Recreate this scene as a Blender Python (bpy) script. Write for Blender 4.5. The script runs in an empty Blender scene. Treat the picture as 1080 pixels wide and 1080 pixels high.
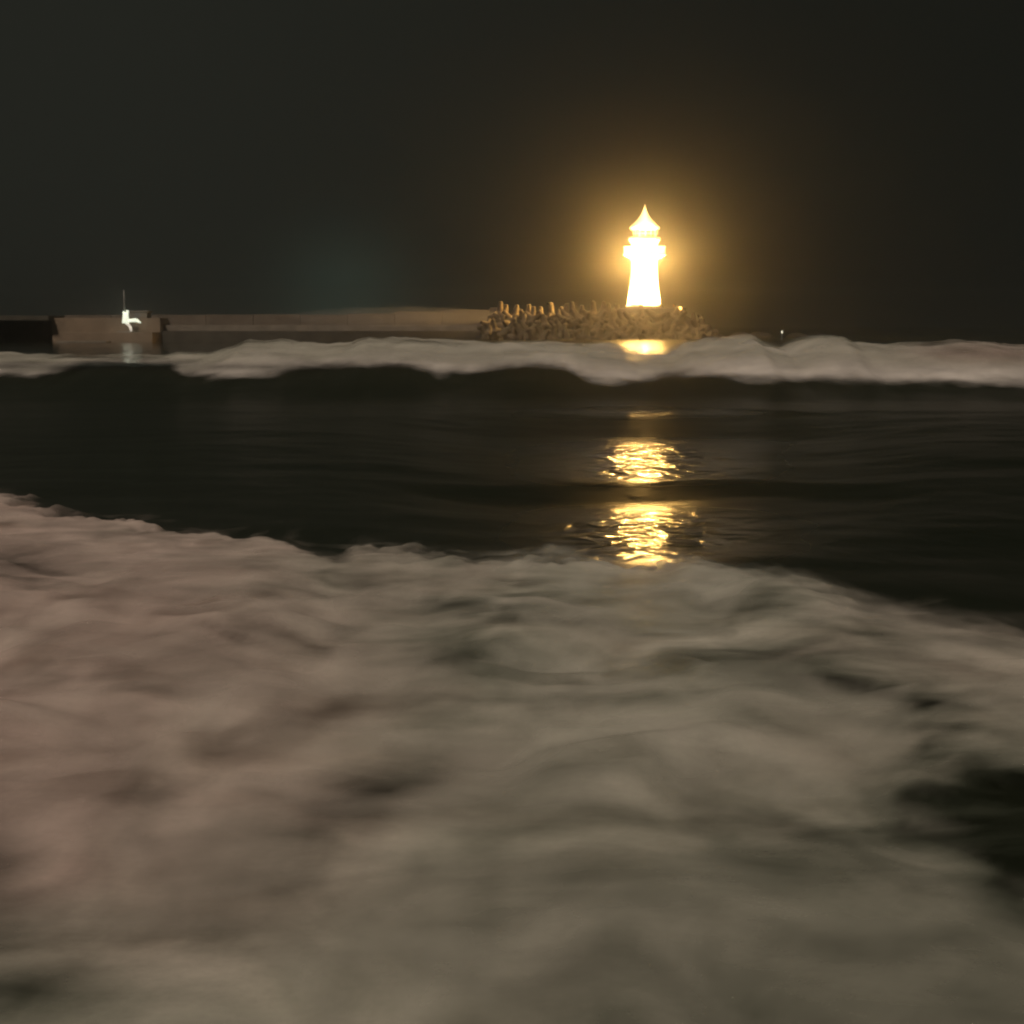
import bpy, bmesh, math, random
import numpy as np
from mathutils import Vector, Matrix, Euler

SC = bpy.context.scene
COL = SC.collection
R = math.radians

# ------------------------------------------------------------------ camera
H = 2.0                      # eye height above still water
F = 1500.0                   # focal length in pixels of a 1080 px frame
HOR = 340.0                  # row of the horizon in that frame
PITCH = math.atan((540 - HOR) / F)
cam_d = bpy.data.cameras.new("camera")
cam = bpy.data.objects.new("camera", cam_d)
COL.objects.link(cam)
cam_d.sensor_width = 36
cam_d.lens = 36 * F / 1080
cam_d.clip_start = 0.05
cam_d.clip_end = 5000
cam.location = (0, 0, H)
cam.rotation_euler = (math.pi / 2 - PITCH, 0, 0)
SC.camera = cam

# ------------------------------------------------------------------ night sky
world = bpy.data.worlds.new("World")
SC.world = world
world.use_nodes = True
wt = world.node_tree
wt.nodes.clear()


def N(t, kind, **kw):
    n = t.nodes.new(kind)
    for k, v in kw.items():
        if k.startswith("i_"):
            n.inputs[k[2:].replace("_", " ")].default_value = v
        else:
            setattr(n, k, v)
    return n


def sky_lobe(t, coord, direction, power, colour):
    d = Vector(direction).normalized()
    dot = N(t, "ShaderNodeVectorMath", operation="DOT_PRODUCT")
    t.links.new(coord.outputs["Generated"], dot.inputs[0])
    dot.inputs[1].default_value = d
    mx = N(t, "ShaderNodeMath", operation="MAXIMUM")
    t.links.new(dot.outputs["Value"], mx.inputs[0])
    mx.inputs[1].default_value = 0
    pw = N(t, "ShaderNodeMath", operation="POWER")
    t.links.new(mx.outputs[0], pw.inputs[0])
    pw.inputs[1].default_value = power
    sc = N(t, "ShaderNodeVectorMath", operation="SCALE")
    sc.inputs[0].default_value = colour
    t.links.new(pw.outputs[0], sc.inputs["Scale"])
    return sc


tc = N(wt, "ShaderNodeTexCoord")
lobes = [
    sky_lobe(wt, tc, (-0.115, 1, 0.004), 1100, (0.020, 0.037, 0.029)),   # far green harbour light in the air
    sky_lobe(wt, tc, (-0.36, 1, 0.2), 12, (0.0075, 0.0078, 0.0062)),     # town glow to the left
    sky_lobe(wt, tc, (0.0, 0.0, 1), 3.0, (0.022, 0.021, 0.016)),
]
base = N(wt, "ShaderNodeVectorMath", operation="ADD")
base.inputs[0].default_value = (0.0082, 0.0088, 0.0068)
prev = base
wt.links.new(lobes[0].outputs[0], base.inputs[1])
for l in lobes[1:]:
    a = N(wt, "ShaderNodeVectorMath", operation="ADD")
    wt.links.new(prev.outputs[0], a.inputs[0])
    wt.links.new(l.outputs[0], a.inputs[1])
    prev = a
bg = N(wt, "ShaderNodeBackground")
bg.inputs["Strength"].default_value = 1.0
wt.links.new(prev.outputs[0], bg.inputs["Color"])
wo = N(wt, "ShaderNodeOutputWorld")
wt.links.new(bg.outputs[0], wo.inputs["Surface"])

# ------------------------------------------------------------------ the shore light behind the camera
sun_d = bpy.data.lights.new("shore_light", "SUN")
sun_d.energy = 1.42
sun_d.angle = R(6)
sun_d.color = (1.0, 0.81, 0.64)
sun = bpy.data.objects.new("shore_light", sun_d)
COL.objects.link(sun)
sun.rotation_euler = Vector((0.30, 1.0, -1.0)).to_track_quat("-Z", "Y").to_euler()

FLOOD_W = 12000
FAR_FILL_W = 60000
ROOF_FILL_W = 5000
GALLERY_FILL_W = 1500
DOWN_FILL_W = 4200
FLOOD_COL = (1.0, 0.55, 0.145)
HAZE_DENSITY = 0.0020

# ------------------------------------------------------------------ exposure and sampling
SC.view_settings.view_transform = "Standard"
SC.view_settings.look = "None"
SC.view_settings.exposure = 0
SC.view_settings.gamma = 1
SC.view_settings.use_curve_mapping = False
cy = SC.cycles
cy.max_bounces = 6
cy.diffuse_bounces = 2
cy.glossy_bounces = 3
cy.volume_bounces = 1
cy.transparent_max_bounces = 12
cy.filter_width = 2.3
cy.sample_clamp_indirect = 9.0
cy.caustics_reflective = False
cy.use_denoising = True


# ------------------------------------------------------------------ helpers
cp, sp = math.cos(PITCH), math.sin(PITCH)


def ray(px, py):
    u, v = (px - 540) / F, (540 - py) / F
    return np.array((u, cp + v * sp, -sp + v * cp))


def P(px, py, Y):
    d = ray(px, py)
    k = Y / d[1]
    return Vector((d[0] * k, Y, H + d[2] * k))


def project(X, Y, Z):
    dz = Z - H
    depth = Y * cp - dz * sp
    up = Y * sp + dz * cp
    return 540 + F * X / depth, 540 - F * up / depth


def tag(o, label=None, cat=None, group=None, kind=None):
    for k, v in (("label", label), ("category", cat), ("group", group), ("kind", kind)):
        if v:
            o[k] = v
    return o


def empty(name, loc, rz=0.0):
    o = bpy.data.objects.new(name, None)
    o.empty_display_size = 0.3
    o.location = loc
    o.rotation_euler = (0, 0, rz)
    COL.objects.link(o)
    return o


def link_mesh(name, me, mat=None, parent=None):
    o = bpy.data.objects.new(name, me)
    if mat:
        me.materials.append(mat)
    o.parent = parent
    COL.objects.link(o)
    return o


def build(name, bm, mat=None, parent=None, smooth=False):
    me = bpy.data.meshes.new(name)
    bmesh.ops.recalc_face_normals(bm, faces=bm.faces)
    bm.to_mesh(me)
    bm.free()
    if smooth:
        for p in me.polygons:
            p.use_smooth = True
    return link_mesh(name, me, mat, parent)


def lathe(bm, prof, seg=32, cx=0, cy_=0):
    rings = []
    for r, z in prof:
        if r < 1e-4:
            rings.append([bm.verts.new((cx, cy_, z))])
        else:
            rings.append([bm.verts.new((cx + r * math.cos(2 * math.pi * i / seg), cy_ + r * math.sin(2 * math.pi * i / seg), z)) for i in range(seg)])
    for a, b in zip(rings, rings[1:]):
        for i in range(seg):
            j = (i + 1) % seg
            if len(a) == 1 and len(b) == 1:
                continue
            if len(a) == 1:
                bm.faces.new((a[0], b[j], b[i]))
            elif len(b) == 1:
                bm.faces.new((a[i], a[j], b[0]))
            else:
                bm.faces.new((a[i], a[j], b[j], b[i]))
    for ring, flip in ((rings[0], True), (rings[-1], False)):
        if len(ring) > 2:
            bm.faces.new(ring[::-1] if flip else ring)


def box(bm, lo, hi, bev=0.0):
    lo, hi = Vector(lo), Vector(hi)
    g = bmesh.ops.create_cube(bm, size=1)
    bmesh.ops.scale(bm, vec=hi - lo, verts=g["verts"])
    bmesh.ops.translate(bm, vec=(lo + hi) / 2, verts=g["verts"])
    if bev:
        es = list({e for v in g["verts"] for e in v.link_edges})
        bmesh.ops.bevel(bm, geom=es, offset=bev, segments=2, affect="EDGES", profile=0.6)


def bar(bm, a, b, r0, r1=None, seg=10):
    a, b = Vector(a), Vector(b)
    r1 = r0 if r1 is None else r1
    q = (b - a).to_track_quat("Z", "Y")
    ra, rb = [], []
    for i in range(seg):
        t = 2 * math.pi * i / seg
        v = Vector((math.cos(t), math.sin(t), 0))
        ra.append(bm.verts.new(a + q @ (v * r0)))
        rb.append(bm.verts.new(b + q @ (v * r1)))
    for i in range(seg):
        j = (i + 1) % seg
        bm.faces.new((ra[i], ra[j], rb[j], rb[i]))
    bm.faces.new(ra[::-1])
    bm.faces.new(rb)


# vectorised gradient noise ------------------------------------------------
_rng = np.random.default_rng(7)
_perm = _rng.permutation(512)
_ang = _rng.random(512) * 2 * np.pi
_gx, _gy = np.cos(_ang), np.sin(_ang)


def perlin(x, y):
    xi, yi = np.floor(x).astype(int), np.floor(y).astype(int)
    xf, yf = x - xi, y - yi
    u = xf ** 3 * (xf * (xf * 6 - 15) + 10)
    v = yf ** 3 * (yf * (yf * 6 - 15) + 10)

    def g(ix, iy, fx, fy):
        h = _perm[(_perm[ix & 511] + iy) & 511]
        return _gx[h] * fx + _gy[h] * fy
    a = g(xi, yi, xf, yf)
    b = g(xi + 1, yi, xf - 1, yf)
    c = g(xi, yi + 1, xf, yf - 1)
    d = g(xi + 1, yi + 1, xf - 1, yf - 1)
    return (a + u * (b - a)) + v * ((c + u * (d - c)) - (a + u * (b - a)))


def fbm(x, y, octaves=4, gain=0.5, seed=0.0):
    s, amp = 0.0, 1.0
    for k in range(octaves):
        s = s + amp * perlin(x * 2 ** k + seed + 17.3 * k, y * 2 ** k + seed * 1.7 + 5.1 * k)
        amp *= gain
    return s * 1.5


def sstep(a, b, x):
    t = np.clip((x - a) / (b - a), 0, 1)
    return t * t * (3 - 2 * t)


def grid_mesh(name, X, Y, Z, keep=None, attrs=None):
    """A (rows, cols) grid as one mesh; only quads whose KEEP is set."""
    r, c = X.shape
    co = np.stack([X, Y, Z], -1).reshape(-1, 3).astype(np.float32)
    idx = np.arange(r * c).reshape(r, c)
    q = np.stack([idx[:-1, :-1], idx[:-1, 1:], idx[1:, 1:], idx[1:, :-1]], -1)
    if keep is not None:
        q = q[keep]
    q = q.reshape(-1, 4)
    used = np.unique(q)
    remap = np.full(r * c, -1)
    remap[used] = np.arange(len(used))
    q = remap[q]
    co = co[used]
    me = bpy.data.meshes.new(name)
    me.vertices.add(len(co))
    me.vertices.foreach_set("co", co.ravel())
    me.loops.add(q.size)
    me.loops.foreach_set("vertex_index", q.ravel().astype(np.int32))
    me.polygons.add(len(q))
    me.polygons.foreach_set("loop_start", (np.arange(len(q)) * 4).astype(np.int32))
    me.polygons.foreach_set("loop_total", np.full(len(q), 4, np.int32))
    me.polygons.foreach_set("use_smooth", np.ones(len(q), bool))
    me.update(calc_edges=True)
    for k, v in (attrs or {}).items():
        a = me.attributes.new(k, "FLOAT", "POINT")
        a.data.foreach_set("value", v.reshape(-1)[used].astype(np.float32))
    me.validate()
    return me


# ------------------------------------------------------------------ materials
def mat(name):
    m = bpy.data.materials.new(name)
    m.use_nodes = True
    t = m.node_tree
    return m, t, t.nodes["Principled BSDF"]


def coords(t, scale):
    c = N(t, "ShaderNodeTexCoord")
    mp = N(t, "ShaderNodeMapping")
    mp.inputs["Scale"].default_value = scale
    t.links.new(c.outputs["Object"], mp.inputs["Vector"])
    return mp


def noisy(name, ca, cb, scale=2.0, rough=0.85, bump=0.0, detail=6, spec=0.3, stretch=(1, 1, 1)):
    m, t, b = mat(name)
    mp = coords(t, stretch)
    n = N(t, "ShaderNodeTexNoise", i_Scale=scale, i_Detail=detail, i_Roughness=0.62)
    t.links.new(mp.outputs[0], n.inputs["Vector"])
    cr = N(t, "ShaderNodeValToRGB")
    cr.color_ramp.elements[0].position = 0.33
    cr.color_ramp.elements[1].position = 0.68
    cr.color_ramp.elements[0].color = (*ca, 1)
    cr.color_ramp.elements[1].color = (*cb, 1)
    t.links.new(n.outputs["Fac"], cr.inputs["Fac"])
    t.links.new(cr.outputs["Color"], b.inputs["Base Color"])
    b.inputs["Roughness"].default_value = rough
    b.inputs["Specular IOR Level"].default_value = spec
    if bump:
        bp = N(t, "ShaderNodeBump", i_Strength=0.7, i_Distance=bump)
        t.links.new(n.outputs["Fac"], bp.inputs["Height"])
        t.links.new(bp.outputs["Normal"], b.inputs["Normal"])
    return m


M_white = noisy("white_tower_paint", (0.74, 0.73, 0.70), (0.82, 0.81, 0.78), 1.5, 0.6, 0.004)
M_roofw = noisy("pale_roof_metal", (0.66, 0.64, 0.60), (0.76, 0.74, 0.70), 2, 0.5, 0.003)
M_conc = noisy("weathered_concrete", (0.17, 0.15, 0.125), (0.30, 0.27, 0.23), 0.7, 0.9, 0.03)
M_tetra = noisy("tetrapod_concrete", (0.06, 0.048, 0.032), (0.25, 0.205, 0.14), 0.9, 0.9, 0.05)
M_wet = noisy("wet_algae_concrete", (0.045, 0.042, 0.034), (0.10, 0.092, 0.074), 0.6, 0.7, 0.04)
M_brown = noisy("rust_stained_concrete", (0.20, 0.155, 0.115), (0.33, 0.26, 0.19), 0.55, 0.9, 0.03)
M_parapet = noisy("grey_brown_parapet_concrete", (0.12, 0.10, 0.08), (0.20, 0.17, 0.14), 0.6, 0.9, 0.03)
M_rock = noisy("dark_wet_rock", (0.025, 0.024, 0.02), (0.075, 0.07, 0.055), 0.8, 0.75, 0.12)
M_steel = noisy("grey_mast_steel", (0.20, 0.21, 0.20), (0.30, 0.31, 0.30), 4, 0.5)
M_dark = noisy("dark_fixture_metal", (0.02, 0.02, 0.02), (0.05, 0.05, 0.05), 6, 0.5)

M_glass, t_, b_ = mat("lantern_glass")
b_.inputs["Base Color"].default_value = (0.10, 0.06, 0.03, 1)
b_.inputs["Roughness"].default_value = 0.08


def emitter(name, colour, strength):
    m, t, b = mat(name)
    b.inputs["Base Color"].default_value = (*colour, 1)
    b.inputs["Emission Color"].default_value = (*colour, 1)
    b.inputs["Emission Strength"].default_value = strength
    return m


M_lens = emitter("amber_flood_lens", FLOOD_COL, 4.0)
M_beaconglow = emitter("beacon_white_glow", (0.93, 1.0, 0.80), 1.12)  # column and arm glow in place of light falling on them
M_braceglow = emitter("brace_dim_glow", (1.0, 0.92, 0.80), 0.6)  # brace is no lamp; its glow stands in for light on it
M_lantern = emitter("amber_lantern_lamp", (1.0, 0.5, 0.16), 3.0)
M_buoylamp = emitter("pale_buoy_lamp", (1.0, 0.95, 0.75), 1.5)

# water: dark, glossy, wind ripples
M_sea, t, b = mat("night_sea_water")
b.inputs["Base Color"].default_value = (0.013, 0.018, 0.010, 1)
b.inputs["Roughness"].default_value = 0.07
b.inputs["IOR"].default_value = 1.333
wind = N(t, "ShaderNodeAttribute", attribute_name="wind")
rg = N(t, "ShaderNodeMapRange")
rg.inputs["From Min"].default_value = 0.2
rg.inputs["From Max"].default_value = 1.0
rg.inputs["To Min"].default_value = 0.30
rg.inputs["To Max"].default_value = 0.07
t.links.new(wind.outputs["Fac"], rg.inputs["Value"])
t.links.new(rg.outputs[0], b.inputs["Roughness"])
last = None
for sc_, scale, det, dist in (((1.45, 0.9, 1.0), 1.25, 2.0, 0.075), ((0.7, 1.0, 1.0), 2.4, 3.0, 0.012), ((1.0, 1.0, 1.0), 0.35, 2.0, 0.02)):
    mp = coords(t, sc_)
    n1 = N(t, "ShaderNodeTexNoise", i_Scale=scale, i_Detail=det, i_Roughness=0.5, i_Distortion=0.5)
    t.links.new(mp.outputs[0], n1.inputs["Vector"])
    b1 = N(t, "ShaderNodeBump", i_Strength=1.0, i_Distance=dist)
    t.links.new(wind.outputs["Fac"], b1.inputs["Strength"])
    t.links.new(n1.outputs["Fac"], b1.inputs["Height"])
    if last:
        t.links.new(last.outputs["Normal"], b1.inputs["Normal"])
    last = b1
t.links.new(last.outputs["Normal"], b.inputs["Normal"])


def foam_material(name, thick, thin, sand, streak_scale, soft, bubble):
    """Aerated water: white where thick, letting the water through where the cover is thin."""
    m, t, b = mat(name)
    at = N(t, "ShaderNodeAttribute", attribute_name="cover")
    sd = N(t, "ShaderNodeAttribute", attribute_name="sand")
    mp = coords(t, (0.45, 1.0, 1.0))
    n = N(t, "ShaderNodeTexNoise", i_Scale=streak_scale, i_Detail=5.0, i_Roughness=0.55, i_Distortion=1.2)
    t.links.new(mp.outputs[0], n.inputs["Vector"])
    k = N(t, "ShaderNodeMath", operation="MULTIPLY_ADD")      # cover + soft*(noise-.5)
    s0 = N(t, "ShaderNodeMath", operation="SUBTRACT")
    t.links.new(n.outputs["Fac"], s0.inputs[0])
    s0.inputs[1].default_value = 0.5
    t.links.new(s0.outputs[0], k.inputs[0])
    k.inputs[1].default_value = soft
    t.links.new(at.outputs["Fac"], k.inputs[2])
    al = N(t, "ShaderNodeMapRange", interpolation_type="LINEAR")
    al.inputs["From Min"].default_value = 0.0
    al.inputs["From Max"].default_value = 1.08
    t.links.new(k.outputs[0], al.inputs["Value"])
    # never wholly opaque in the fading border: the border attribute forces it to zero
    bd = N(t, "ShaderNodeAttribute", attribute_name="border")
    mu = N(t, "ShaderNodeMath", operation="MULTIPLY")
    t.links.new(al.outputs[0], mu.inputs[0])
    t.links.new(bd.outputs["Fac"], mu.inputs[1])
    mixa = N(t, "ShaderNodeMix", data_type="RGBA")
    mixa.inputs["A"].default_value = (*thin, 1)
    mixa.inputs["B"].default_value = (*thick, 1)
    t.links.new(al.outputs[0], mixa.inputs["Factor"])
    mixb = N(t, "ShaderNodeMix", data_type="RGBA")
    mixb.inputs["B"].default_value = (*sand, 1)
    t.links.new(mixa.outputs["Result"], mixb.inputs["A"])
    t.links.new(sd.outputs["Fac"], mixb.inputs["Factor"])
    mp2 = coords(t, (0.8, 1.0, 1.0))
    nb = N(t, "ShaderNodeTexNoise", i_Scale=bubble, i_Detail=6.0, i_Roughness=0.75)
    t.links.new(mp2.outputs[0], nb.inputs["Vector"])
    mr = N(t, "ShaderNodeMapRange")
    mr.inputs["From Min"].default_value = 0.25
    mr.inputs["From Max"].default_value = 0.75
    mr.inputs["To Min"].default_value = 0.88
    mr.inputs["To Max"].default_value = 1.10
    t.links.new(nb.outputs["Fac"], mr.inputs["Value"])
    vm = N(t, "ShaderNodeVectorMath", operation="SCALE")
    t.links.new(mixb.outputs["Result"], vm.inputs[0])
    t.links.new(mr.outputs[0], vm.inputs["Scale"])
    t.links.new(vm.outputs[0], b.inputs["Base Color"])
    b.inputs["Roughness"].default_value = 1.0
    b.inputs["Specular IOR Level"].default_value = 0.0
    t.links.new(mu.outputs[0], b.inputs["Alpha"])
    return m


M_foam = foam_material("shore_foam", (0.735, 0.72, 0.64), (0.30, 0.36, 0.275), (0.80, 0.645, 0.60), 1.6, 0.55, 26.0)
M_spray = foam_material("flying_spray", (0.72, 0.70, 0.635), (0.64, 0.655, 0.57), (0.78, 0.635, 0.59), 1.2, 0.0, 18.0)
M_break = foam_material("breaker_foam", (0.84, 0.81, 0.78), (0.66, 0.63, 0.60), (0.5, 0.42, 0.34), 0.8, 0.25, 7.0)

# ------------------------------------------------------------------ outlines read on the photograph (pixels) and carried to the sea
BR_TOP = np.array([(-500, 372), (-200, 370), (0, 373), (60, 375), (130, 374), (225, 373), (245, 368), (265, 361), (325, 361), (345, 365), (375, 363), (393, 356),
                   (415, 356), (425, 358), (470, 358), (520, 362), (560, 360), (610, 361), (648, 364), (662, 369), (702, 369), (718, 361), (760, 357), (790, 354), (800, 360), (820, 364),
                   (838, 359), (855, 353), (880, 355), (893, 361), (930, 362), (985, 361), (1010, 359), (1050, 364), (1080, 366), (1300, 364), (1600, 366)], float)
BR_BOT = np.array([(-500, 398), (-200, 396), (0, 399), (40, 398), (62, 392), (90, 385), (140, 384), (180, 387), (192, 397), (240, 400), (290, 399), (310, 391),
                   (345, 388), (430, 388), (445, 392), (460, 397), (500, 393), (560, 387), (594, 390), (624, 404), (645, 410), (680, 404), (705, 396), (740, 397),
                   (800, 404), (870, 403), (930, 407), (1000, 407), (1080, 409), (1300, 404), (1600, 408)], float)
FOAM_EDGE = np.array([(-700, 520), (-300, 512), (-60, 522), (0, 529), (30, 538), (48, 549), (70, 554), (110, 560), (160, 565), (250, 571), (320, 578), (355, 590), (372, 586),
                      (390, 581), (415, 586), (428, 591), (460, 587), (500, 591), (540, 589), (600, 588), (660, 590), (720, 590), (770, 592), (810, 597), (850, 606), (880, 620),
                      (930, 634), (1000, 648), (1080, 658), (1300, 680), (1700, 700)], float)

Y_CREST = 56.0


def top_z(X):
    px = 540 + F * X / Y_CREST
    py = np.interp(px, BR_TOP[:, 0], BR_TOP[:, 1]) + 1.7 * fbm(px / 26.0, px * 0 + 3.3, 3)
    return H - (py + 3.0 - HOR) / F * Y_CREST * 1.0


# long swell: its slope along Y sets where the sea mirrors the lighthouse
def _swell(z0):
    zs, z, y = [], z0, 8.0
    ys = np.arange(8.0, 75.0, 0.02)
    for y in ys:
        row = HOR + F * (H - z) / y
        z += 0.02 * (0.0 if y > 44 else float(np.interp(row, [395, 430, 433, 438, 442, 462, 467, 510, 514, 531, 536, 592, 600, 620],
                                                        [.085, .085, .036, .036, .060, .045, -.030, -.026, .060, .060, -.052, -.055, .02, 0.0])))
        zs.append(z)
    return ys, np.array(zs)


_z0 = 0.0
for _k in range(12):
    _ys, _hz = _swell(_z0)
    _z0 += 0.8 * (0.20 - _hz[-1])
_damp = 1 - np.clip((_ys - 58) / 15, 0, 1)
_mean = np.interp(_ys, [8, 44], [_hz[0], _hz[-1]]) * _damp
_hz = _hz * _damp
print("swell z0", _hz[0])


def sea_z(X, Y):
    side = np.clip(np.abs(X / np.maximum(Y, 1) - 0.093) / 0.12, 0, 1)
    wob = (0.25 + 0.75 * side) * Y * 0.10 * fbm(X / 6.0, Y / 40.0, 2, seed=4.0)
    yy = Y + wob * sstep(60, 40, Y)
    near = np.exp(-(((X / np.maximum(Y, 1)) - 0.094) / 0.17) ** 4)
    z = near * np.interp(yy, _ys, _hz) + (1 - near) * np.interp(yy, _ys, _mean)
    z = z + 0.035 * fbm(X / 4.0, Y / 3.0, 3, seed=9.0) * sstep(3, 10, Y) * (0.35 + 0.65 * side)
    # the breaking wave
    ridge = np.where(Y < Y_CREST, sstep(46.5, Y_CREST, Y), sstep(66, Y_CREST, Y))
    amp = top_z(X) - 0.30
    z = z * (1 - ridge) + ridge * amp
    # swell between the breaker and the mound
    z = z + 0.42 * sstep(-16, -6, X) * sstep(70, 95, Y) * sstep(190, 150, Y)
    z = z + sstep(66, 80, Y) * 0.06 * fbm(X / 14, Y / 16, 2, seed=2.0)
    return z


rows = np.concatenate([np.geomspace(1.6, 70, 620), np.geomspace(71, 620, 130)])
fan = np.linspace(-0.85, 0.85, 560)
fan = np.sign(fan) * np.abs(fan) ** 1.25
FOAM_EDGE[:, 1] -= 22
YY = np.repeat(rows[:, None], len(fan), 1)
XX = fan[None, :] * (YY + 6.0)
SEA = sea_z(XX, YY)
# patches of wind ripples on an otherwise slick sea
spx, spy = project(XX, YY, SEA)
gust = np.exp(-((spx - 684) / 105) ** 2) * np.clip(np.exp(-((spy - 488) / 22) ** 4) + np.exp(-((spy - 566) / 28) ** 4) + 0.5 * np.exp(-((spy - 436) / 6) ** 2), 0, 1)
wind = np.clip(0.17 + 0.08 * fbm(XX / 6, YY / 6, 3, seed=141) + gust * (0.9 + 0.3 * fbm(XX / 1.5, YY / 3, 3, seed=151)), 0.1, 1.1)
wind = np.where(YY > 58, np.where(XX < -8, 1.3, 0.45), wind)
sea = link_mesh("sea", grid_mesh("sea", XX, YY, SEA, None, {"wind": wind}), M_sea)
tag(sea, "dark night sea with a broken golden reflection of the lighthouse", "sea", kind="structure")

# ------------------------------------------------------------------ foreground foam washing in
rows2 = np.geomspace(1.7, 24, 580)
fan2 = np.linspace(-0.78, 0.78, 620)
Y2 = np.repeat(rows2[:, None], len(fan2), 1)
X2 = fan2[None, :] * (Y2 + 4.0)
S2 = sea_z(X2, Y2)
px2, py2 = project(X2, Y2, S2 + 0.16)
edge = np.interp(px2, FOAM_EDGE[:, 0], FOAM_EDGE[:, 1])
edge = edge + 11 * fbm(X2 / 0.8, Y2 / 2.0, 4, seed=11) + 6 * fbm(X2 / 0.25, Y2 / 0.7, 3, seed=21)
fade = np.interp(px2, [0, 400, 800, 1080], [24, 22, 34, 60])
border = sstep(0, 1, (py2 - edge) / fade)

wx = X2 + 0.45 * fbm(X2 / 1.4, Y2 / 1.8, 3, seed=31)
wy = Y2 + 0.60 * fbm(X2 / 1.4, Y2 / 1.8, 3, seed=37)
cover = 0.76 + 0.30 * fbm(wx / 1.3, wy / 1.5, 3, seed=41) + 0.13 * fbm(wx / 0.5, wy / 0.55, 4, gain=0.55, seed=51)
# streaks drawn out by the moving water, in the rougher far half
cover = cover + sstep(5.5, 9, Y2) * 0.12 * fbm(wx / 1.6, wy / 0.35, 4, seed=61)


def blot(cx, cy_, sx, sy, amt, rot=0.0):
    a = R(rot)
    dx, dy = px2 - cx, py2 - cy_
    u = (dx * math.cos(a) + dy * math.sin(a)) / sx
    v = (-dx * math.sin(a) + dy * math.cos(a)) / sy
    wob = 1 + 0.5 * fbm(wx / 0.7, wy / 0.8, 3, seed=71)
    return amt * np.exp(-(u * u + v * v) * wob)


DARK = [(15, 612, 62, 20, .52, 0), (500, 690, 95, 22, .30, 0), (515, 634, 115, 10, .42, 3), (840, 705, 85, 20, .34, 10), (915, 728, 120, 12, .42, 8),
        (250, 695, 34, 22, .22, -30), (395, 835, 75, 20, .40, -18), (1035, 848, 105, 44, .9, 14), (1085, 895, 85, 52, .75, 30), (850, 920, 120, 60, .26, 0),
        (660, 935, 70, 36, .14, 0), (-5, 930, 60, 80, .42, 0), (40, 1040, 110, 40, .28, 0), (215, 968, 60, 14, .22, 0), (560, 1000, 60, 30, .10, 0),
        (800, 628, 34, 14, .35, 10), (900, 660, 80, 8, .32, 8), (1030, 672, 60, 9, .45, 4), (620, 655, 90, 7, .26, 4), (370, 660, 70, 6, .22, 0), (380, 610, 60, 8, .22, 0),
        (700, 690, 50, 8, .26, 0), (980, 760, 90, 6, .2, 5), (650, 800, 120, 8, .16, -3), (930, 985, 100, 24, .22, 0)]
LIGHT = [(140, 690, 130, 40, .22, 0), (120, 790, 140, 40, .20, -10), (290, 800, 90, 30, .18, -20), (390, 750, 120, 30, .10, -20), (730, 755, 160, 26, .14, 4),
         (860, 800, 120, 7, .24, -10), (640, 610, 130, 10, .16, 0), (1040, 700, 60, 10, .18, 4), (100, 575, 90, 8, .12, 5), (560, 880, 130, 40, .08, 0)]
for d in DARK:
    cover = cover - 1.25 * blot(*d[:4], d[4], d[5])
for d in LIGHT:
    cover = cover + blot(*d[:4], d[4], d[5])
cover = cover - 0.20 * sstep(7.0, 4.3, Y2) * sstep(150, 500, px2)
cover = np.clip(cover, 0, 1.1)
sand = np.clip(sstep(620, 60, px2) * 0.8 + 0.2 * fbm(wx / 1.2, wy / 1.2, 2, seed=81), 0, 1) * sstep(1080, 880, py2) + 0.25 * sstep(830, 660, py2) * sstep(760, 1050, px2)  # pinker tone towards the left and near the far right edge
rise = 0.03 + 0.10 * border + 0.035 * fbm(X2 / 1.6, Y2 / 1.8, 2, seed=91) * border
# the wave is piled higher on the left
rise = rise + 0.10 * border * sstep(500, 0, px2) * sstep(4, 10, Y2)
Z2 = S2 + np.maximum(rise, 0.012)
keep = (border[:-1, :-1] > 0.004) | (border[1:, 1:] > 0.004)
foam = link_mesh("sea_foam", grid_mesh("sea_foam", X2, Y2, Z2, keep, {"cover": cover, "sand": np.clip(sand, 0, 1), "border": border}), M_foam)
tag(foam, "soft grey white foam of the wave washing in across the foreground", "sea foam", kind="stuff")

# spray thrown up by the churning foam: thin layers of droplets one above the other
VX, VY, VZ, VA, VB, VS = [], [], [], [], [], []
st = 2
for k_ in range(3):
    up = (0.05 + 0.09 * k_) * (1 + 0.55 * fbm(X2 / 0.9, Y2 / 0.9, 2, seed=200)) * sstep(1.7, 4.5, Y2) + 0.02
    wxx, wyy = wx + 0.11 * k_, wy + 0.2 * k_
    a_ = 0.30 + 0.62 * fbm(wxx / 0.9, wyy / 1.1, 3, gain=0.45, seed=230 + 3 * k_) + 0.25 * fbm(wxx / 3.0, wyy / 3.0, 2, seed=260) - 0.07 * k_
    a_ = np.clip(a_, 0, 0.8) * np.clip(cover * 1.7 - 0.5, 0, 1)
    e_ = np.interp(px2, FOAM_EDGE[:, 0], FOAM_EDGE[:, 1]) + 14 + 20 * fbm(X2 / 0.7, Y2 / 1.6, 4, seed=270 + 11 * k_)
    pyl = project(X2, Y2, Z2 + up)[1]
    a_ = a_ * (1 - 0.9 * np.exp(-((px2 - 1040) / 105) ** 2 - ((pyl - 852) / 52) ** 2))
    b_ = sstep(0, 1, (pyl - e_) / (fade * 1.3)) * sstep(1.8, 3.2, Y2)
    for L_, A_ in ((VX, X2), (VY, Y2), (VZ, Z2 + up), (VA, a_), (VB, b_), (VS, sand)):
        L_.append(A_[::st, ::st])


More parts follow.
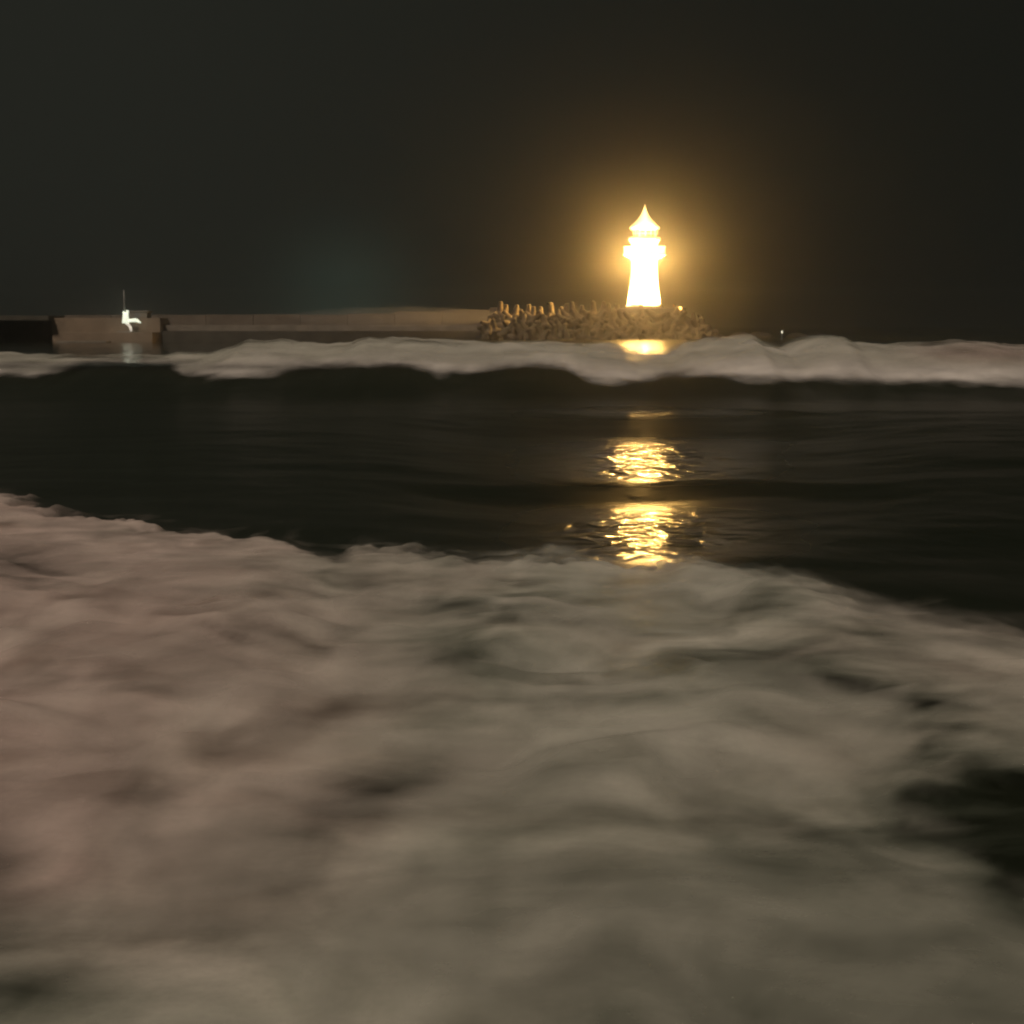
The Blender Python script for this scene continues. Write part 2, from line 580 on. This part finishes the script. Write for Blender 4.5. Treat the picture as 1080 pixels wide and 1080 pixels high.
def stack_layers(name, X_, Y_, Z_, attrs, keeps):
    """Several grids in one mesh."""
    r_, c_ = X_[0].shape
    cat = lambda l: np.concatenate(l, 0)
    kp = cat([np.concatenate([k, np.zeros((1, c_ - 1), bool)], 0) for k in keeps])[:-1]
    return grid_mesh(name, cat(X_), cat(Y_), cat(Z_), kp, {n: cat(v) for n, v in attrs.items()})


keeps = [(a[:-1, :-1] * b[:-1, :-1] > 0.004) | (a[1:, 1:] * b[1:, 1:] > 0.004) for a, b in zip(VA, VB)]
veil = link_mesh("foam_spray", stack_layers("foam_spray", VX, VY, VZ, {"cover": VA, "border": VB, "sand": VS}, keeps), M_spray)
tag(veil, "thin ragged spray lifting off the foreground foam", "spray", kind="stuff")

# ------------------------------------------------------------------ the breaker in the middle distance
cols = np.linspace(-700, 1780, 1100)
vs = np.linspace(0, 1, 110)
Yb = (43.0 + (Y_CREST + 2.2 - 43.0) * vs)[:, None] + 0 * cols[None, :]
Xb = (cols[None, :] - 540) / F * Y_CREST + 0 * Yb
Sb = sea_z(Xb, Yb)
lump = fbm(Xb / 1.6, Yb / 1.5, 4, seed=101)
v = (Yb - 46.5) / (Y_CREST - 46.5)
Zb = Sb + 0.03 + 0.27 * sstep(0.2, 0.95, v) * sstep(1.25, 1.0, v) + 0.045 * lump * sstep(0.1, 0.4, v) * sstep(1.1, 0.9, v)
pxb, pyb = project(Xb, Yb, Zb)
bot = np.interp(pxb, BR_BOT[:, 0], BR_BOT[:, 1]) + 1.6 * fbm(Xb / 0.9, Yb / 1.2, 3, seed=111)
bord = sstep(-2, 11, bot - pyb + 2.5 * fbm(Xb / 1.6, Yb / 1.2, 3, seed=117))
ftop = sstep(1.17, 0.80, v + 0.05 * fbm(Xb / 0.8, Yb / 0.9, 3, seed=121))
bord = bord * ftop
covb = 0.93 + 0.22 * fbm(Xb / 2.2, Yb / 1.3, 4, seed=131)


def blotb(cx, cy_, sx, sy, amt):
    return amt * np.exp(-((pxb - cx) / sx) ** 2 - ((pyb - cy_) / sy) ** 2)


for d in [(1012, 373, 34, 7, .62), (1075, 377, 30, 5, .55), (60, 387, 120, 4, .75), (190, 386, 60, 3, .35), (290, 387, 70, 4, .45), (20, 372, 100, 3, .2), (420, 386, 30, 4, .3),
          (950, 377, 40, 4, .15), (120, 377, 60, 3, .2), (680, 366, 24, 4, .4), (900, 404, 120, 4, .3)]:
    covb = covb - blotb(*d)
covb = np.clip(covb, 0, 1.1)
tintb = np.clip(blotb(1012, 373, 50, 10, .8) + blotb(1075, 377, 40, 9, .6), 0, 1)
keepb = (bord[:-1, :-1] > 0.004) | (bord[1:, 1:] > 0.004)
brk = link_mesh("breaking_wave", grid_mesh("breaking_wave", Xb, Yb, Zb, keepb, {"cover": covb, "sand": tintb, "border": bord}), M_break)
tag(brk, "long pale line of breaking wave foam in front of the breakwater", "breaking wave", kind="stuff")

VX, VY, VZ, VA, VB, VS = [], [], [], [], [], []
for k_ in range(3):
    a_ = np.clip(0.40 + 0.6 * fbm(Xb / 3.0 + 3 * k_, Yb / 2.5, 3, seed=300 + 5 * k_), 0, 0.8)
    b_ = sstep(0.45, 0.8, v) * sstep(1.2, 0.95, v + 0.06 * fbm(Xb / 0.8, Yb / 0.9, 3, seed=321)) * np.clip(covb * 1.4 - 0.3, 0, 1)
    b_ = b_ * (1 - 0.8 * blotb(682, 366, 30, 12, 1.0)) * sstep(0, 8, bot - pyb)
    up = (0.05 + 0.055 * k_) * (1 + 0.4 * fbm(Xb / 1.8, Yb / 2.5, 2, seed=340))
    for L_, A_ in ((VX, Xb), (VY, Yb - 0.05 * k_), (VZ, Zb + up), (VA, a_), (VB, b_), (VS, tintb)):
        L_.append(A_[:, ::2])
keeps = [(a[:-1, :-1] * b[:-1, :-1] > 0.004) | (a[1:, 1:] * b[1:, 1:] > 0.004) for a, b in zip(VA, VB)]
tag(link_mesh("breaker_spray", stack_layers("breaker_spray", VX, VY, VZ, {"cover": VA, "border": VB, "sand": VS}, keeps), M_spray),
    "thin spray blown off the crest of the breaking wave", "spray", kind="stuff")

# ------------------------------------------------------------------ the rubble mound under the lighthouse
YL = 145.0
PXM = 0.9905 * YL / F                         # metres per pixel there
XL = (678.8 - 540) * PXM
ZB = H + (HOR - 324) * PXM           # foot of the lighthouse
rng = random.Random(5)

MOUND = [(505, 352), (518, 336), (530, 331), (600, 330), (650, 329), (670, 328), (700, 328), (718, 330), (738, 340), (752, 351), (775, 357)]
mx_ = np.linspace(-3.6, 24.5, 90)
my_ = np.linspace(135.2, 156, 50)
MX, MY = np.meshgrid(mx_, my_)
crest = H + (HOR - np.interp(540 + MX / PXM, [m[0] for m in MOUND], [m[1] for m in MOUND])) * PXM
prof = np.interp(MY, [135.2, 141.5, 149.5, 156], [0, 1, 1, 0])
MZ = -0.9 + (crest - 0.3 + 0.9) * prof + 0.25 * fbm(MX / 1.3, MY / 1.3, 3, seed=5)
mound = link_mesh("rubble_mound", grid_mesh("rubble_mound", MX, MY, MZ), M_rock)
tag(mound, "dark wet rubble mound the lighthouse and the tetrapods sit on", "rubble mound", kind="structure")


def mound_z(x, y):
    c = H + (HOR - np.interp(540 + x / PXM, [m[0] for m in MOUND], [m[1] for m in MOUND])) * PXM
    return -0.9 + (c + 0.6) * np.interp(y, [135.2, 141.5, 149.5, 156], [0, 1, 1, 0])


# one tetrapod, its four tapered legs fused by a voxel remesh
bm = bmesh.new()
dirs = [Vector((0, 0, 1))] + [Vector((math.sin(R(109.47)) * math.cos(R(a)), math.sin(R(109.47)) * math.sin(R(a)), math.cos(R(109.47)))) for a in (90, 210, 330)]
for d in dirs:
    bar(bm, d * -0.05, d * 1.42, 0.43, 0.21, 14)
bmesh.ops.create_icosphere(bm, subdivisions=3, radius=0.50)
me0 = bpy.data.meshes.new("tetrapod_raw")
bm.to_mesh(me0)
bm.free()
tmp = bpy.data.objects.new("tetrapod_raw", me0)
COL.objects.link(tmp)
rm = tmp.modifiers.new("remesh", "REMESH")
rm.mode = "VOXEL"
rm.voxel_size = 0.07
rm.use_smooth_shade = True
sm = tmp.modifiers.new("smooth", "SMOOTH")
sm.iterations = 3
dg = bpy.context.evaluated_depsgraph_get()
TET = bpy.data.meshes.new_from_object(tmp.evaluated_get(dg))
TET.name = "tetrapod"
TET.materials.clear()
TET.materials.append(M_tetra)
bpy.data.objects.remove(tmp)

TET_GROUP = "tetrapods heaped round the lighthouse"
made = []


def tetrapod(x, y, z, rot, s, label):
    if not made:
        o = bpy.data.objects.new("tetrapod", TET)
    else:
        o = made[0].copy()
    COL.objects.link(o)
    o.location = (x, y, z)
    o.rotation_euler = rot
    o.scale = (s, s, s)
    tag(o, label, "tetrapod", TET_GROUP)
    made.append(o)
    return o


# crest row: one leg standing up against the sky
for px, tip, s, lab in [
        (528, 317.5, 0.92, "tallest spike shaped tetrapod at the far left end of the crest"),
        (534, 321, 0.85, "short upright tetrapod just right of the left end spike"),
        (546, 321.5, 0.95, "leaning tetrapod on the crest right of the two left end spikes"),
        (558, 320.5, 0.85, "thin upright tetrapod on the crest left of the middle of the heap"),
        (570, 323, 0.9, "low tetrapod between two upright spikes on the left half of the crest"),
        (581, 319, 0.95, "bold upright tetrapod standing highest in the middle of the crest"),
        (592, 323.5, 0.85, "low amber lit tetrapod just right of the bold upright middle one"),
        (598, 320, 0.85, "left one of the close pair of spikes right of the crest's middle"),
        (603, 318, 0.95, "right one of the close pair of spikes right of the crest's middle"),
        (614, 322, 0.85, "low tetrapod on the crest left of the sharp bright spike"),
        (625.5, 317.5, 0.9, "sharp bright tetrapod spike a little way left of the lighthouse"),
        (637, 317.8, 0.95, "bright amber tetrapod spike nearest left of the lighthouse"),
        (642, 320, 0.85, "short bright tetrapod pressed between a spike and the lighthouse"),
        (651, 320.5, 0.85, "low tetrapod at the left foot of the lighthouse"),
        (722, 324.5, 0.9, "amber tetrapod leaning out at the right foot of the lighthouse"),
        (731, 329, 0.9, "tetrapod on the upper right slope of the heap"),
        (741, 336, 0.9, "tetrapod low on the right end of the heap")]:
    y = 142.6 + rng.uniform(-0.8, 0.8)
    pt = P(px, tip, y)
    lean = 0.10 if "lean" not in lab else 0.35
    rot = Euler((rng.uniform(-lean, lean), rng.uniform(-lean, lean), rng.uniform(0, 6.28)))
    ax = rot.to_matrix() @ Vector((0, 0, 1))
    c = pt - ax * (1.42 * s)
    tetrapod(c.x, c.y, c.z, rot, s, lab)

seen_labels = {}
# the slope: rows from the waterline up
for row, (y, n, off) in enumerate([(136.4, 23, 0.0), (137.7, 22, 0.5), (138.9, 22, 0.0), (140.1, 21, 0.5), (141.4, 20, 0.2)]):
    for i in range(n):
        px = 512 + (i + off) * (240.0 / n) + rng.uniform(-3, 3)
        x = (px - 540) * y / F
        yy = y + rng.uniform(-0.35, 0.35)
        if math.hypot(x - XL, yy - YL) < 4.1:
            continue
        z = float(mound_z(x, yy)) + 0.30 + rng.uniform(-0.15, 0.35)
        z = min(z - 0.15, float(H + (HOR - np.interp(px, [m[0] for m in MOUND], [m[1] for m in MOUND])) * PXM) - 0.75)
        lv = ["in the waterline row", "in the second row up", "halfway up the slope", "high on the slope", "just under the crest"][row]
        marks = [(516, "at the dim far left edge of the heap"), (530, "below the tall left end spike"), (546, "below the leaning crest tetrapod"), (559, "below the thin upright crest tetrapod"),
                 (571, "just left of the bold middle spike"), (583, "below the bold middle spike"), (600, "below the close pair of spikes"), (614, "just left of the sharp bright spike"),
                 (627, "below the sharp bright spike"), (640, "below the spike nearest the lighthouse"), (654, "left below the lighthouse foot"), (667, "below the left edge of the lighthouse"),
                 (680, "straight below the middle of the lighthouse"), (693, "below the right edge of the lighthouse"), (707, "right below the lighthouse foot"),
                 (722, "below the one leaning out at right"), (735, "on the falling right shoulder of the heap"), (750, "at the far right tip of the heap")]
        mk = min(marks, key=lambda m: abs(m[0] - px))[1]
        lab = f"tetrapod {lv}, {mk}"
        seen_labels[lab] = seen_labels.get(lab, 0) + 1
        if seen_labels[lab] > 1:
            lab += ", right twin"
        tetrapod(x, yy, z, Euler((rng.uniform(0, 6.28), rng.uniform(0, 6.28), rng.uniform(0, 6.28))), rng.uniform(0.80, 1.0), lab)

# ------------------------------------------------------------------ the lighthouse
lh = empty("lighthouse", (XL, YL, ZB))
tag(lh, "squat white floodlit lighthouse glowing amber on the tetrapod heap", "lighthouse")


def hz(py):
    return (324 - py) * PXM


bm = bmesh.new()
lathe(bm, [(3.55, -2.6), (3.55, -0.22), (3.47, -0.14), (2.35, -0.10), (2.35, -0.005)], 40)
build("plinth", bm, M_conc, lh)
bm = bmesh.new()
shaft = [(19.0, 324), (19.0, 322.2), (17.6, 321.2), (16.9, 316), (16.0, 309), (15.1, 301), (14.4, 292), (14.0, 284), (13.8, 276), (14.6, 274.4)]
lathe(bm, [(r * PXM, hz(y)) for r, y in shaft], 40)
sh = build("tower_shaft", bm, M_white, lh, True)
bm = bmesh.new()   # corbelled gallery with a solid parapet
lathe(bm, [(14.7 * PXM, hz(274.4)), (19.5 * PXM, hz(271.6)), (22.4 * PXM, hz(270.6)), (22.4 * PXM, hz(269.2)), (21.6 * PXM, hz(268.8)), (21.6 * PXM, hz(262.6)),
           (22.2 * PXM, hz(262.2)), (22.2 * PXM, hz(261.2)), (19.8 * PXM, hz(261.2)), (19.8 * PXM, hz(267)), (0, hz(267))], 40)
gal = build("gallery", bm, M_white, lh)
bm = bmesh.new()   # service room below the lantern, with its flared cap
lathe(bm, [(13.4 * PXM, hz(266.9)), (13.4 * PXM, hz(260)), (14.4 * PXM, hz(257.4)), (16.6 * PXM, hz(254.4)), (16.6 * PXM, hz(252.8)), (15.4 * PXM, hz(251.6)), (0, hz(251.4))], 40)
build("service_room", bm, M_white, lh, False)
bm = bmesh.new()
lathe(bm, [(11.2 * PXM, hz(251.3)), (11.2 * PXM, hz(245.2))], 12)
lan = build("lantern", bm, M_glass, lh)
bm = bmesh.new()
for i in range(12):
    a = 2 * math.pi * i / 12
    r = 11.5 * PXM
    bar(bm, (r * math.cos(a), r * math.sin(a), hz(251.4)), (r * math.cos(a), r * math.sin(a), hz(245.1)), 0.05, 0.05, 6)
lathe(bm, [(11.9 * PXM, hz(248.6)), (11.9 * PXM, hz(248.0)), (11.4 * PXM, hz(248.0)), (11.4 * PXM, hz(248.6))], 12)
build("glazing_bars", bm, M_roofw, lan)
bm = bmesh.new()   # ogee roof
roof = [(12.0, 245.1), (15.0, 243.6), (16.0, 242.2), (15.2, 241.0), (13.8, 239.4), (11.0, 236.6), (8.0, 233.8), (5.6, 231.0), (3.8, 228.0), (2.6, 225.2), (1.7, 223.6), (0, 223.5)]
lathe(bm, [(r * PXM, hz(y)) for r, y in roof], 40)
rf = build("lantern_roof", bm, M_roofw, lh, True)
bm = bmesh.new()
lathe(bm, [(1.6 * PXM, hz(223.8)), (1.9 * PXM, hz(222.8)), (1.1 * PXM, hz(221.8)), (0.7 * PXM, hz(220.2)), (0.15 * PXM, hz(217.6)), (0, hz(217.5))], 16)
build("finial", bm, M_roofw, rf, True)
# plinth floodlights; the lamps out on the heap and gallery are added fill
def make_flood(watt, cone, aim, size):
    root = empty("floodlight", (0, 0, 0))
    k = size
    bm = bmesh.new()
    box(bm, (-0.17 * k, -0.10 * k, 0.14 * k), (0.17 * k, 0.10 * k, 0.36 * k), 0.02 * k)
    h = build("housing", bm, M_dark, root)
    bm = bmesh.new()
    box(bm, (-0.14 * k, 0.101 * k, 0.17 * k), (0.14 * k, 0.125 * k, 0.33 * k), 0.006 * k)
    build("lens", bm, M_lens, h)
    bm = bmesh.new()
    box(bm, (-0.20 * k, -0.03 * k, 0.0), (0.20 * k, 0.03 * k, 0.03 * k))
    bar(bm, (-0.19 * k, 0, 0.02 * k), (-0.19 * k, 0, 0.25 * k), 0.018 * k, 0.018 * k, 6)
    bar(bm, (0.19 * k, 0, 0.02 * k), (0.19 * k, 0, 0.25 * k), 0.018 * k, 0.018 * k, 6)
    build("bracket", bm, M_dark, root)
    ld = bpy.data.lights.new("flood_lamp", "SPOT")
    ld.energy = watt
    ld.color = FLOOD_COL
    ld.spot_size = R(cone)
    ld.spot_blend = 0.9
    ld.shadow_soft_size = 0.10
    lo = bpy.data.objects.new("flood_lamp", ld)
    COL.objects.link(lo)
    lo.parent = root
    lo.location = (0, math.copysign(0.24 * k, aim[0]), 0.25 * k)
    lo.rotation_euler = Vector((0, aim[0], aim[1])).to_track_quat("-Z", "Y").to_euler()
    return root


def copy_tree(o, parent=None):
    c = o.copy()
    COL.objects.link(c)
    c.parent = parent
    for ch in list(o.children):
        copy_tree(ch, c)
    return c


def flood_ring(first, spots, group, category):
    for i, (a, r, z, lab) in enumerate(spots):
        o = first if i == 0 else copy_tree(first)
        o.location = (XL + r * math.cos(R(a)), YL + r * math.sin(R(a)), z)
        o.rotation_euler = (0, 0, R(a) + math.pi / 2)
        tag(o, lab, category, group)


flood_ring(make_flood(FLOOD_W, 120, (3.0, 4.2), 1.0), [
    (-155, 3.2, ZB - 0.125, "small dark floodlight on the left rim of the lighthouse plinth"),
    (-100, 3.2, ZB - 0.125, "small dark floodlight on the front left rim of the lighthouse plinth"),
    (-62, 3.2, ZB - 0.125, "small dark floodlight on the front right rim of the lighthouse plinth"),
    (-15, 3.2, ZB - 0.125, "small dark floodlight on the right rim of the lighthouse plinth"),
    (90, 3.2, ZB - 0.125, "small dark floodlight behind the lighthouse tower")], "floodlights on the lighthouse plinth", "floodlight")
far_fill0 = make_flood(FAR_FILL_W, 48, (10.0, 8.0), 1.2)  # post lamps added to light the upper tower and roof
bm = bmesh.new()
bar(bm, (0, 0, 0.0), (0, 0, -1.4), 0.05, 0.07, 8)
build("post", bm, M_dark, far_fill0)
flood_ring(far_fill0, [
    (-152, 11.0, 3.5, "added fill floodlight on a thin post among the tetrapods left of the lighthouse"),
    (-48, 7.4, 2.3, "added fill floodlight on a thin post at the right end of the tetrapod heap")], "added fill floodlights out on the tetrapod heap", "floodlight")
flood_ring(make_flood(DOWN_FILL_W, 110, (-1.0, -0.32), 0.5), [  # lamps added to throw amber light over the tetrapods
    (a, 2.18, ZB + hz(272.6), f"added fill light under the gallery, {w}") for a, w in ((-135, "front left"), (-92, "facing the viewer"), (-50, "front right"))],
    "added fill lights under the lighthouse gallery", "lamp")
flood_ring(make_flood(DOWN_FILL_W * 11, 46, (-1.0, -0.50), 0.5), [  # stronger added pair, raking light sideways along the crest
    (a, 2.18, ZB + hz(272.6), f"added fill light under the gallery, {w}") for a, w in ((-172, "on the left side shining along the tetrapod crest"), (-8, "on the right side"))],
    "added fill lights under the lighthouse gallery", "lamp")
roof_fill0 = make_flood(ROOF_FILL_W, 75, (3.0, 1.1), 0.4)  # lamps and their arms added to brighten the front of the roof
bm = bmesh.new()
bar(bm, (0, 0, 0.0), (0, 1.5, hz(261.2) - hz(247.5)), 0.025, 0.035, 8)
build("arm", bm, M_white, roof_fill0)
flood_ring(roof_fill0, [
    (-106, 3.55, ZB + hz(247.5), "added roof fill lamp on the left bracket arm in front of the lighthouse gallery"),
    (-74, 3.55, ZB + hz(247.5), "added roof fill lamp on the right bracket arm in front of the lighthouse gallery")], "added roof fill lamps on the lighthouse gallery", "lamp")
flood_ring(make_flood(GALLERY_FILL_W, 130, (1.2, 3.2), 0.5), [  # lamps added to light the service room and roof
    (-160, 1.93, ZB + hz(266.9), "tiny added gallery fill lamp at the left side of the lighthouse"),
    (-112, 1.93, ZB + hz(266.9), "tiny added gallery fill lamp at the front left of the lighthouse"),
    (-68, 1.93, ZB + hz(266.9), "tiny added gallery fill lamp at the front right of the lighthouse"),
    (-20, 1.93, ZB + hz(266.9), "tiny added gallery fill lamp at the right side of the lighthouse")], "added fill lamps on the lighthouse gallery", "lamp")

# ------------------------------------------------------------------ the breakwater running off to the left
YW = 150.0
pm = YW / F


def wx_(px):
    return (px - 540) * pm


def wz(py):
    return H + (HOR - py) * pm


bw = empty("breakwater", (wx_(200), YW, 0))
tag(bw, "long low concrete breakwater running left from the tetrapod heap", "breakwater")


def wall_part(name, x0, x1, y0, y1, z0, z1, m, parent=bw, bev=0.04):
    bm = bmesh.new()
    box(bm, (x0 - wx_(200), y0 - YW, z0), (x1 - wx_(200), y1 - YW, z1), bev)
    return build(name, bm, m, parent)


# parapet in cast lengths, each its own piece of wall, slightly uneven
bm = bmesh.new()
x = wx_(66)
k = 0
rr = random.Random(3)
while x < wx_(525):
    x1 = min(x + 5.0, wx_(526))
    top = wz(np.interp(540 + x / pm, [60, 330, 430, 526], [332.3, 331.6, 328.5, 323.5])) + rr.uniform(-0.04, 0.04)
    box(bm, (x - wx_(200), 2.0, 1.2), (x1 - 0.03 - wx_(200), 3.2, top), 0.05)
    x = x1
build("parapet", bm, M_parapet, bw)
wall_part("walkway", wx_(66), wx_(524), YW + 0.0, YW + 5.0, 1.1, 1.72, M_conc)
wall_part("footing", wx_(178), wx_(522), YW - 1.6, YW + 4.5, -1.0, 1.1, M_wet)
# open piled jetty at the far left
wall_part("deck", wx_(-420), wx_(66), YW - 3.2, YW + 4.0, wz(338.0), wz(333.2), M_wet)
wall_part("dark_backing", wx_(-420), wx_(64), YW + 3.0, YW + 3.9, -1.0, wz(338.2), M_rock)  # dark backing added to keep the gap under the deck black
for i in range(10):
    bm = bmesh.new()
    bar(bm, (wx_(-400 + i * 50) - wx_(200), 1.2, -1.2), (wx_(-400 + i * 50) - wx_(200), 1.2, wz(338.0) + 0.02), 0.35, 0.35, 12)
    build("pile", bm, M_rock, bw)

pier = empty("pier_block", (wx_(128), YW - 3, 0))
tag(pier, "rust brown stepped concrete pier block under the bright white beacon", "pier block")


def pier_part(name, x0, x1, y0, y1, z0, z1, m, bev=0.05):
    bm = bmesh.new()
    ox, oy = wx_(128), YW - 3
    box(bm, (x0 - ox, y0 - oy, z0), (x1 - ox, y1 - oy, z1), bev)
    return build(name, bm, m, pier)


pier_part("upper_tier", wx_(64), wx_(176), YW - 1.6, YW + 1.9, -1.0, wz(335.5), M_brown)
pier_part("lower_tier", wx_(84), wx_(176), YW - 5.0, YW - 1.65, -1.0, wz(350.0), M_brown)
pier_part("landing_step", wx_(84), wx_(134), YW - 6.6, YW - 5.05, -1.0, wz(358.5), M_conc)

hut = empty("equipment_hut", (wx_(150.5), YW + 0.2, wz(335.5)))
tag(hut, "small pale rounded concrete hut right of the white beacon", "hut")
bm = bmesh.new()
box(bm, (-1.0, -0.9, 0.005), (1.0, 0.9, 0.55), 0.06)
build("wall", bm, M_conc, hut)
bm = bmesh.new()
box(bm, (-1.15, -1.02, 0.552), (1.15, 1.02, 0.74), 0.09)
build("roof", bm, M_conc, hut)
bm = bmesh.new()
box(bm, (-0.25, -0.93, 0.03), (0.25, -0.903, 0.50), 0.008)
build("door", bm, M_steel, hut)

# ------------------------------------------------------------------ the small bright beacon
YB = YW - 3.3
pb = YB / F


def b3(px, py, dy=0.0):
    p = P(px, py, YB + dy)
    return p - Vector((BX, YB, BZ))


BX = (136 - 540) * pb
BZ = wz(350.0) + 0.0
bc = empty("harbour_beacon", (BX, YB, BZ))
tag(bc, "small dazzling white harbour beacon with thin mast on the brown pier block", "beacon")
bm = bmesh.new()
bar(bm, b3(132.4, 341), b3(132.6, 331.0), 0.36, 0.28, 12)
build("column", bm, M_beaconglow, bc, True)
for a, c, r0, r1 in (((132.0, 332), (129.8, 328.6), 0.14, 0.10), ((133.4, 333), (134.6, 327.2), 0.15, 0.13)):
    bm = bmesh.new()
    bar(bm, b3(*a), b3(*c), r0, r1, 10)
    lampo = build("lamp_head", bm, M_beaconglow, bc, True)
bm = bmesh.new()
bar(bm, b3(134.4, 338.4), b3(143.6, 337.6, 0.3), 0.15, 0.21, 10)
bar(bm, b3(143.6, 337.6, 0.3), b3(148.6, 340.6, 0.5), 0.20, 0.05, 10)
build("glowing_arm", bm, M_beaconglow, bc, True)
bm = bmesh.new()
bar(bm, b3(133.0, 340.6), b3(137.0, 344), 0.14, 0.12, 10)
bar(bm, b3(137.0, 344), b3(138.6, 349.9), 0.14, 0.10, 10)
build("brace", bm, M_braceglow, bc, True)
bm = bmesh.new()
bar(bm, b3(131.4, 333, 0.2), b3(130.6, 306, 0.2), 0.12, 0.08, 8)
build("mast", bm, M_steel, bc, True)
bm = bmesh.new()
box(bm, Vector((-0.75, -0.5, 0.004)), Vector((0.75, 0.5, 0.10)), 0.02)
build("base_plate", bm, M_steel, bc)
# ------------------------------------------------------------------ rocks and the buoy light right of the mound
def rock(px, py, Y, sx, sy, sz, seed, label, m=M_rock):
    bm = bmesh.new()
    bmesh.ops.create_icosphere(bm, subdivisions=3, radius=1)
    for vtx in bm.verts:
        c = vtx.co
        f = 1 + 0.32 * float(perlin(np.array(c.x * 1.5 + seed), np.array(c.y * 1.5 + c.z * 1.3 + seed * 2)))
        vtx.co = Vector((c.x * f * sx, c.y * f * sy, max(c.z * f, -0.5) * sz))
    o = build("rock", bm, m, None, False)
    p = P(px, py, Y)
    o.location = (p.x, Y, p.z - sz * 0.95)
    tag(o, label, "rock", "rocks right of the tetrapod heap")
    return o


rock(768, 355.0, 141, 1.15, 0.9, 0.22, 3.1, "pale flat rock catching amber light right of the tetrapod heap", M_conc)
rock(757, 354, 144, 1.2, 1.0, 1.0, 1.3, "dark wet rock nearest the right end of the tetrapod heap")
rock(782, 351.5, 147, 1.5, 1.1, 1.3, 2.2, "dark wet rock behind the pale flat rock")
rock(803, 351.0, 150, 1.6, 1.1, 1.2, 5.7, "low dark rock midway between tetrapod heap and buoy light")
rock(842, 352.0, 156, 1.7, 1.1, 1.1, 8.4, "farthest right dark rock, beyond the buoy light")

bp = P(824.8, 350, 150)
by = empty("light_buoy", (bp.x, 150, 0))
tag(by, "tiny light buoy shining white on the dark water at right", "buoy")
bm = bmesh.new()
lathe(bm, [(0.0, -0.35), (0.42, -0.3), (0.48, 0.05), (0.42, 0.16), (0.10, 0.22)], 20)
build("float", bm, M_steel, by, True)
bm = bmesh.new()
lathe(bm, [(0.06, 0.2), (0.03, bp.z - 0.14)], 12)
build("spar", bm, M_steel, by, True)
bm = bmesh.new()
lathe(bm, [(0.05, bp.z - 0.138), (0.07, bp.z - 0.08), (0.07, bp.z + 0.04), (0.05, bp.z + 0.10), (0, bp.z + 0.11)], 16)
build("lamp", bm, M_buoylamp, by, True)


# ------------------------------------------------------------------ air: sea haze, and spray over the breakwater
def volume_material(name, density, colour, g):
    m = bpy.data.materials.new(name)
    m.use_nodes = True
    t = m.node_tree
    t.nodes.clear()
    o = N(t, "ShaderNodeOutputMaterial")
    pv = N(t, "ShaderNodeVolumePrincipled")
    pv.inputs["Color"].default_value = (*colour, 1)
    pv.inputs["Density"].default_value = density
    pv.inputs["Anisotropy"].default_value = g
    t.links.new(pv.outputs[0], o.inputs["Volume"])
    return m


bm = bmesh.new()
box(bm, (-540, -6, -3.2), (540, 640, ZB + 12.5))
hz_o = build("haze", bm, volume_material("night_sea_haze", HAZE_DENSITY, (0.97, 0.97, 0.97), 0.96))
tag(hz_o, kind="stuff")

bm = bmesh.new()
bmesh.ops.create_icosphere(bm, subdivisions=5, radius=1)
for vtx in bm.verts:
    c = vtx.co
    f = 1 + 0.35 * float(perlin(np.array(c.x * 4 + 3), np.array(c.z * 1.5 + c.y * 1.5))) + 0.12 * float(perlin(np.array(c.x * 11), np.array(c.z * 4 + 2)))
    vtx.co = Vector((c.x * 11.5, c.y * 1.4 * f, c.z * 1.0 * f))
spray = build("sea_spray", bm, volume_material("wave_spray", 0.08, (0.96, 0.96, 0.96), 0.0), None, True)
spray.location = (wx_(425), YW - 3.4, wz(334))
tag(spray, "thin grey veil of spray drifting over the breakwater", "spray", kind="stuff")
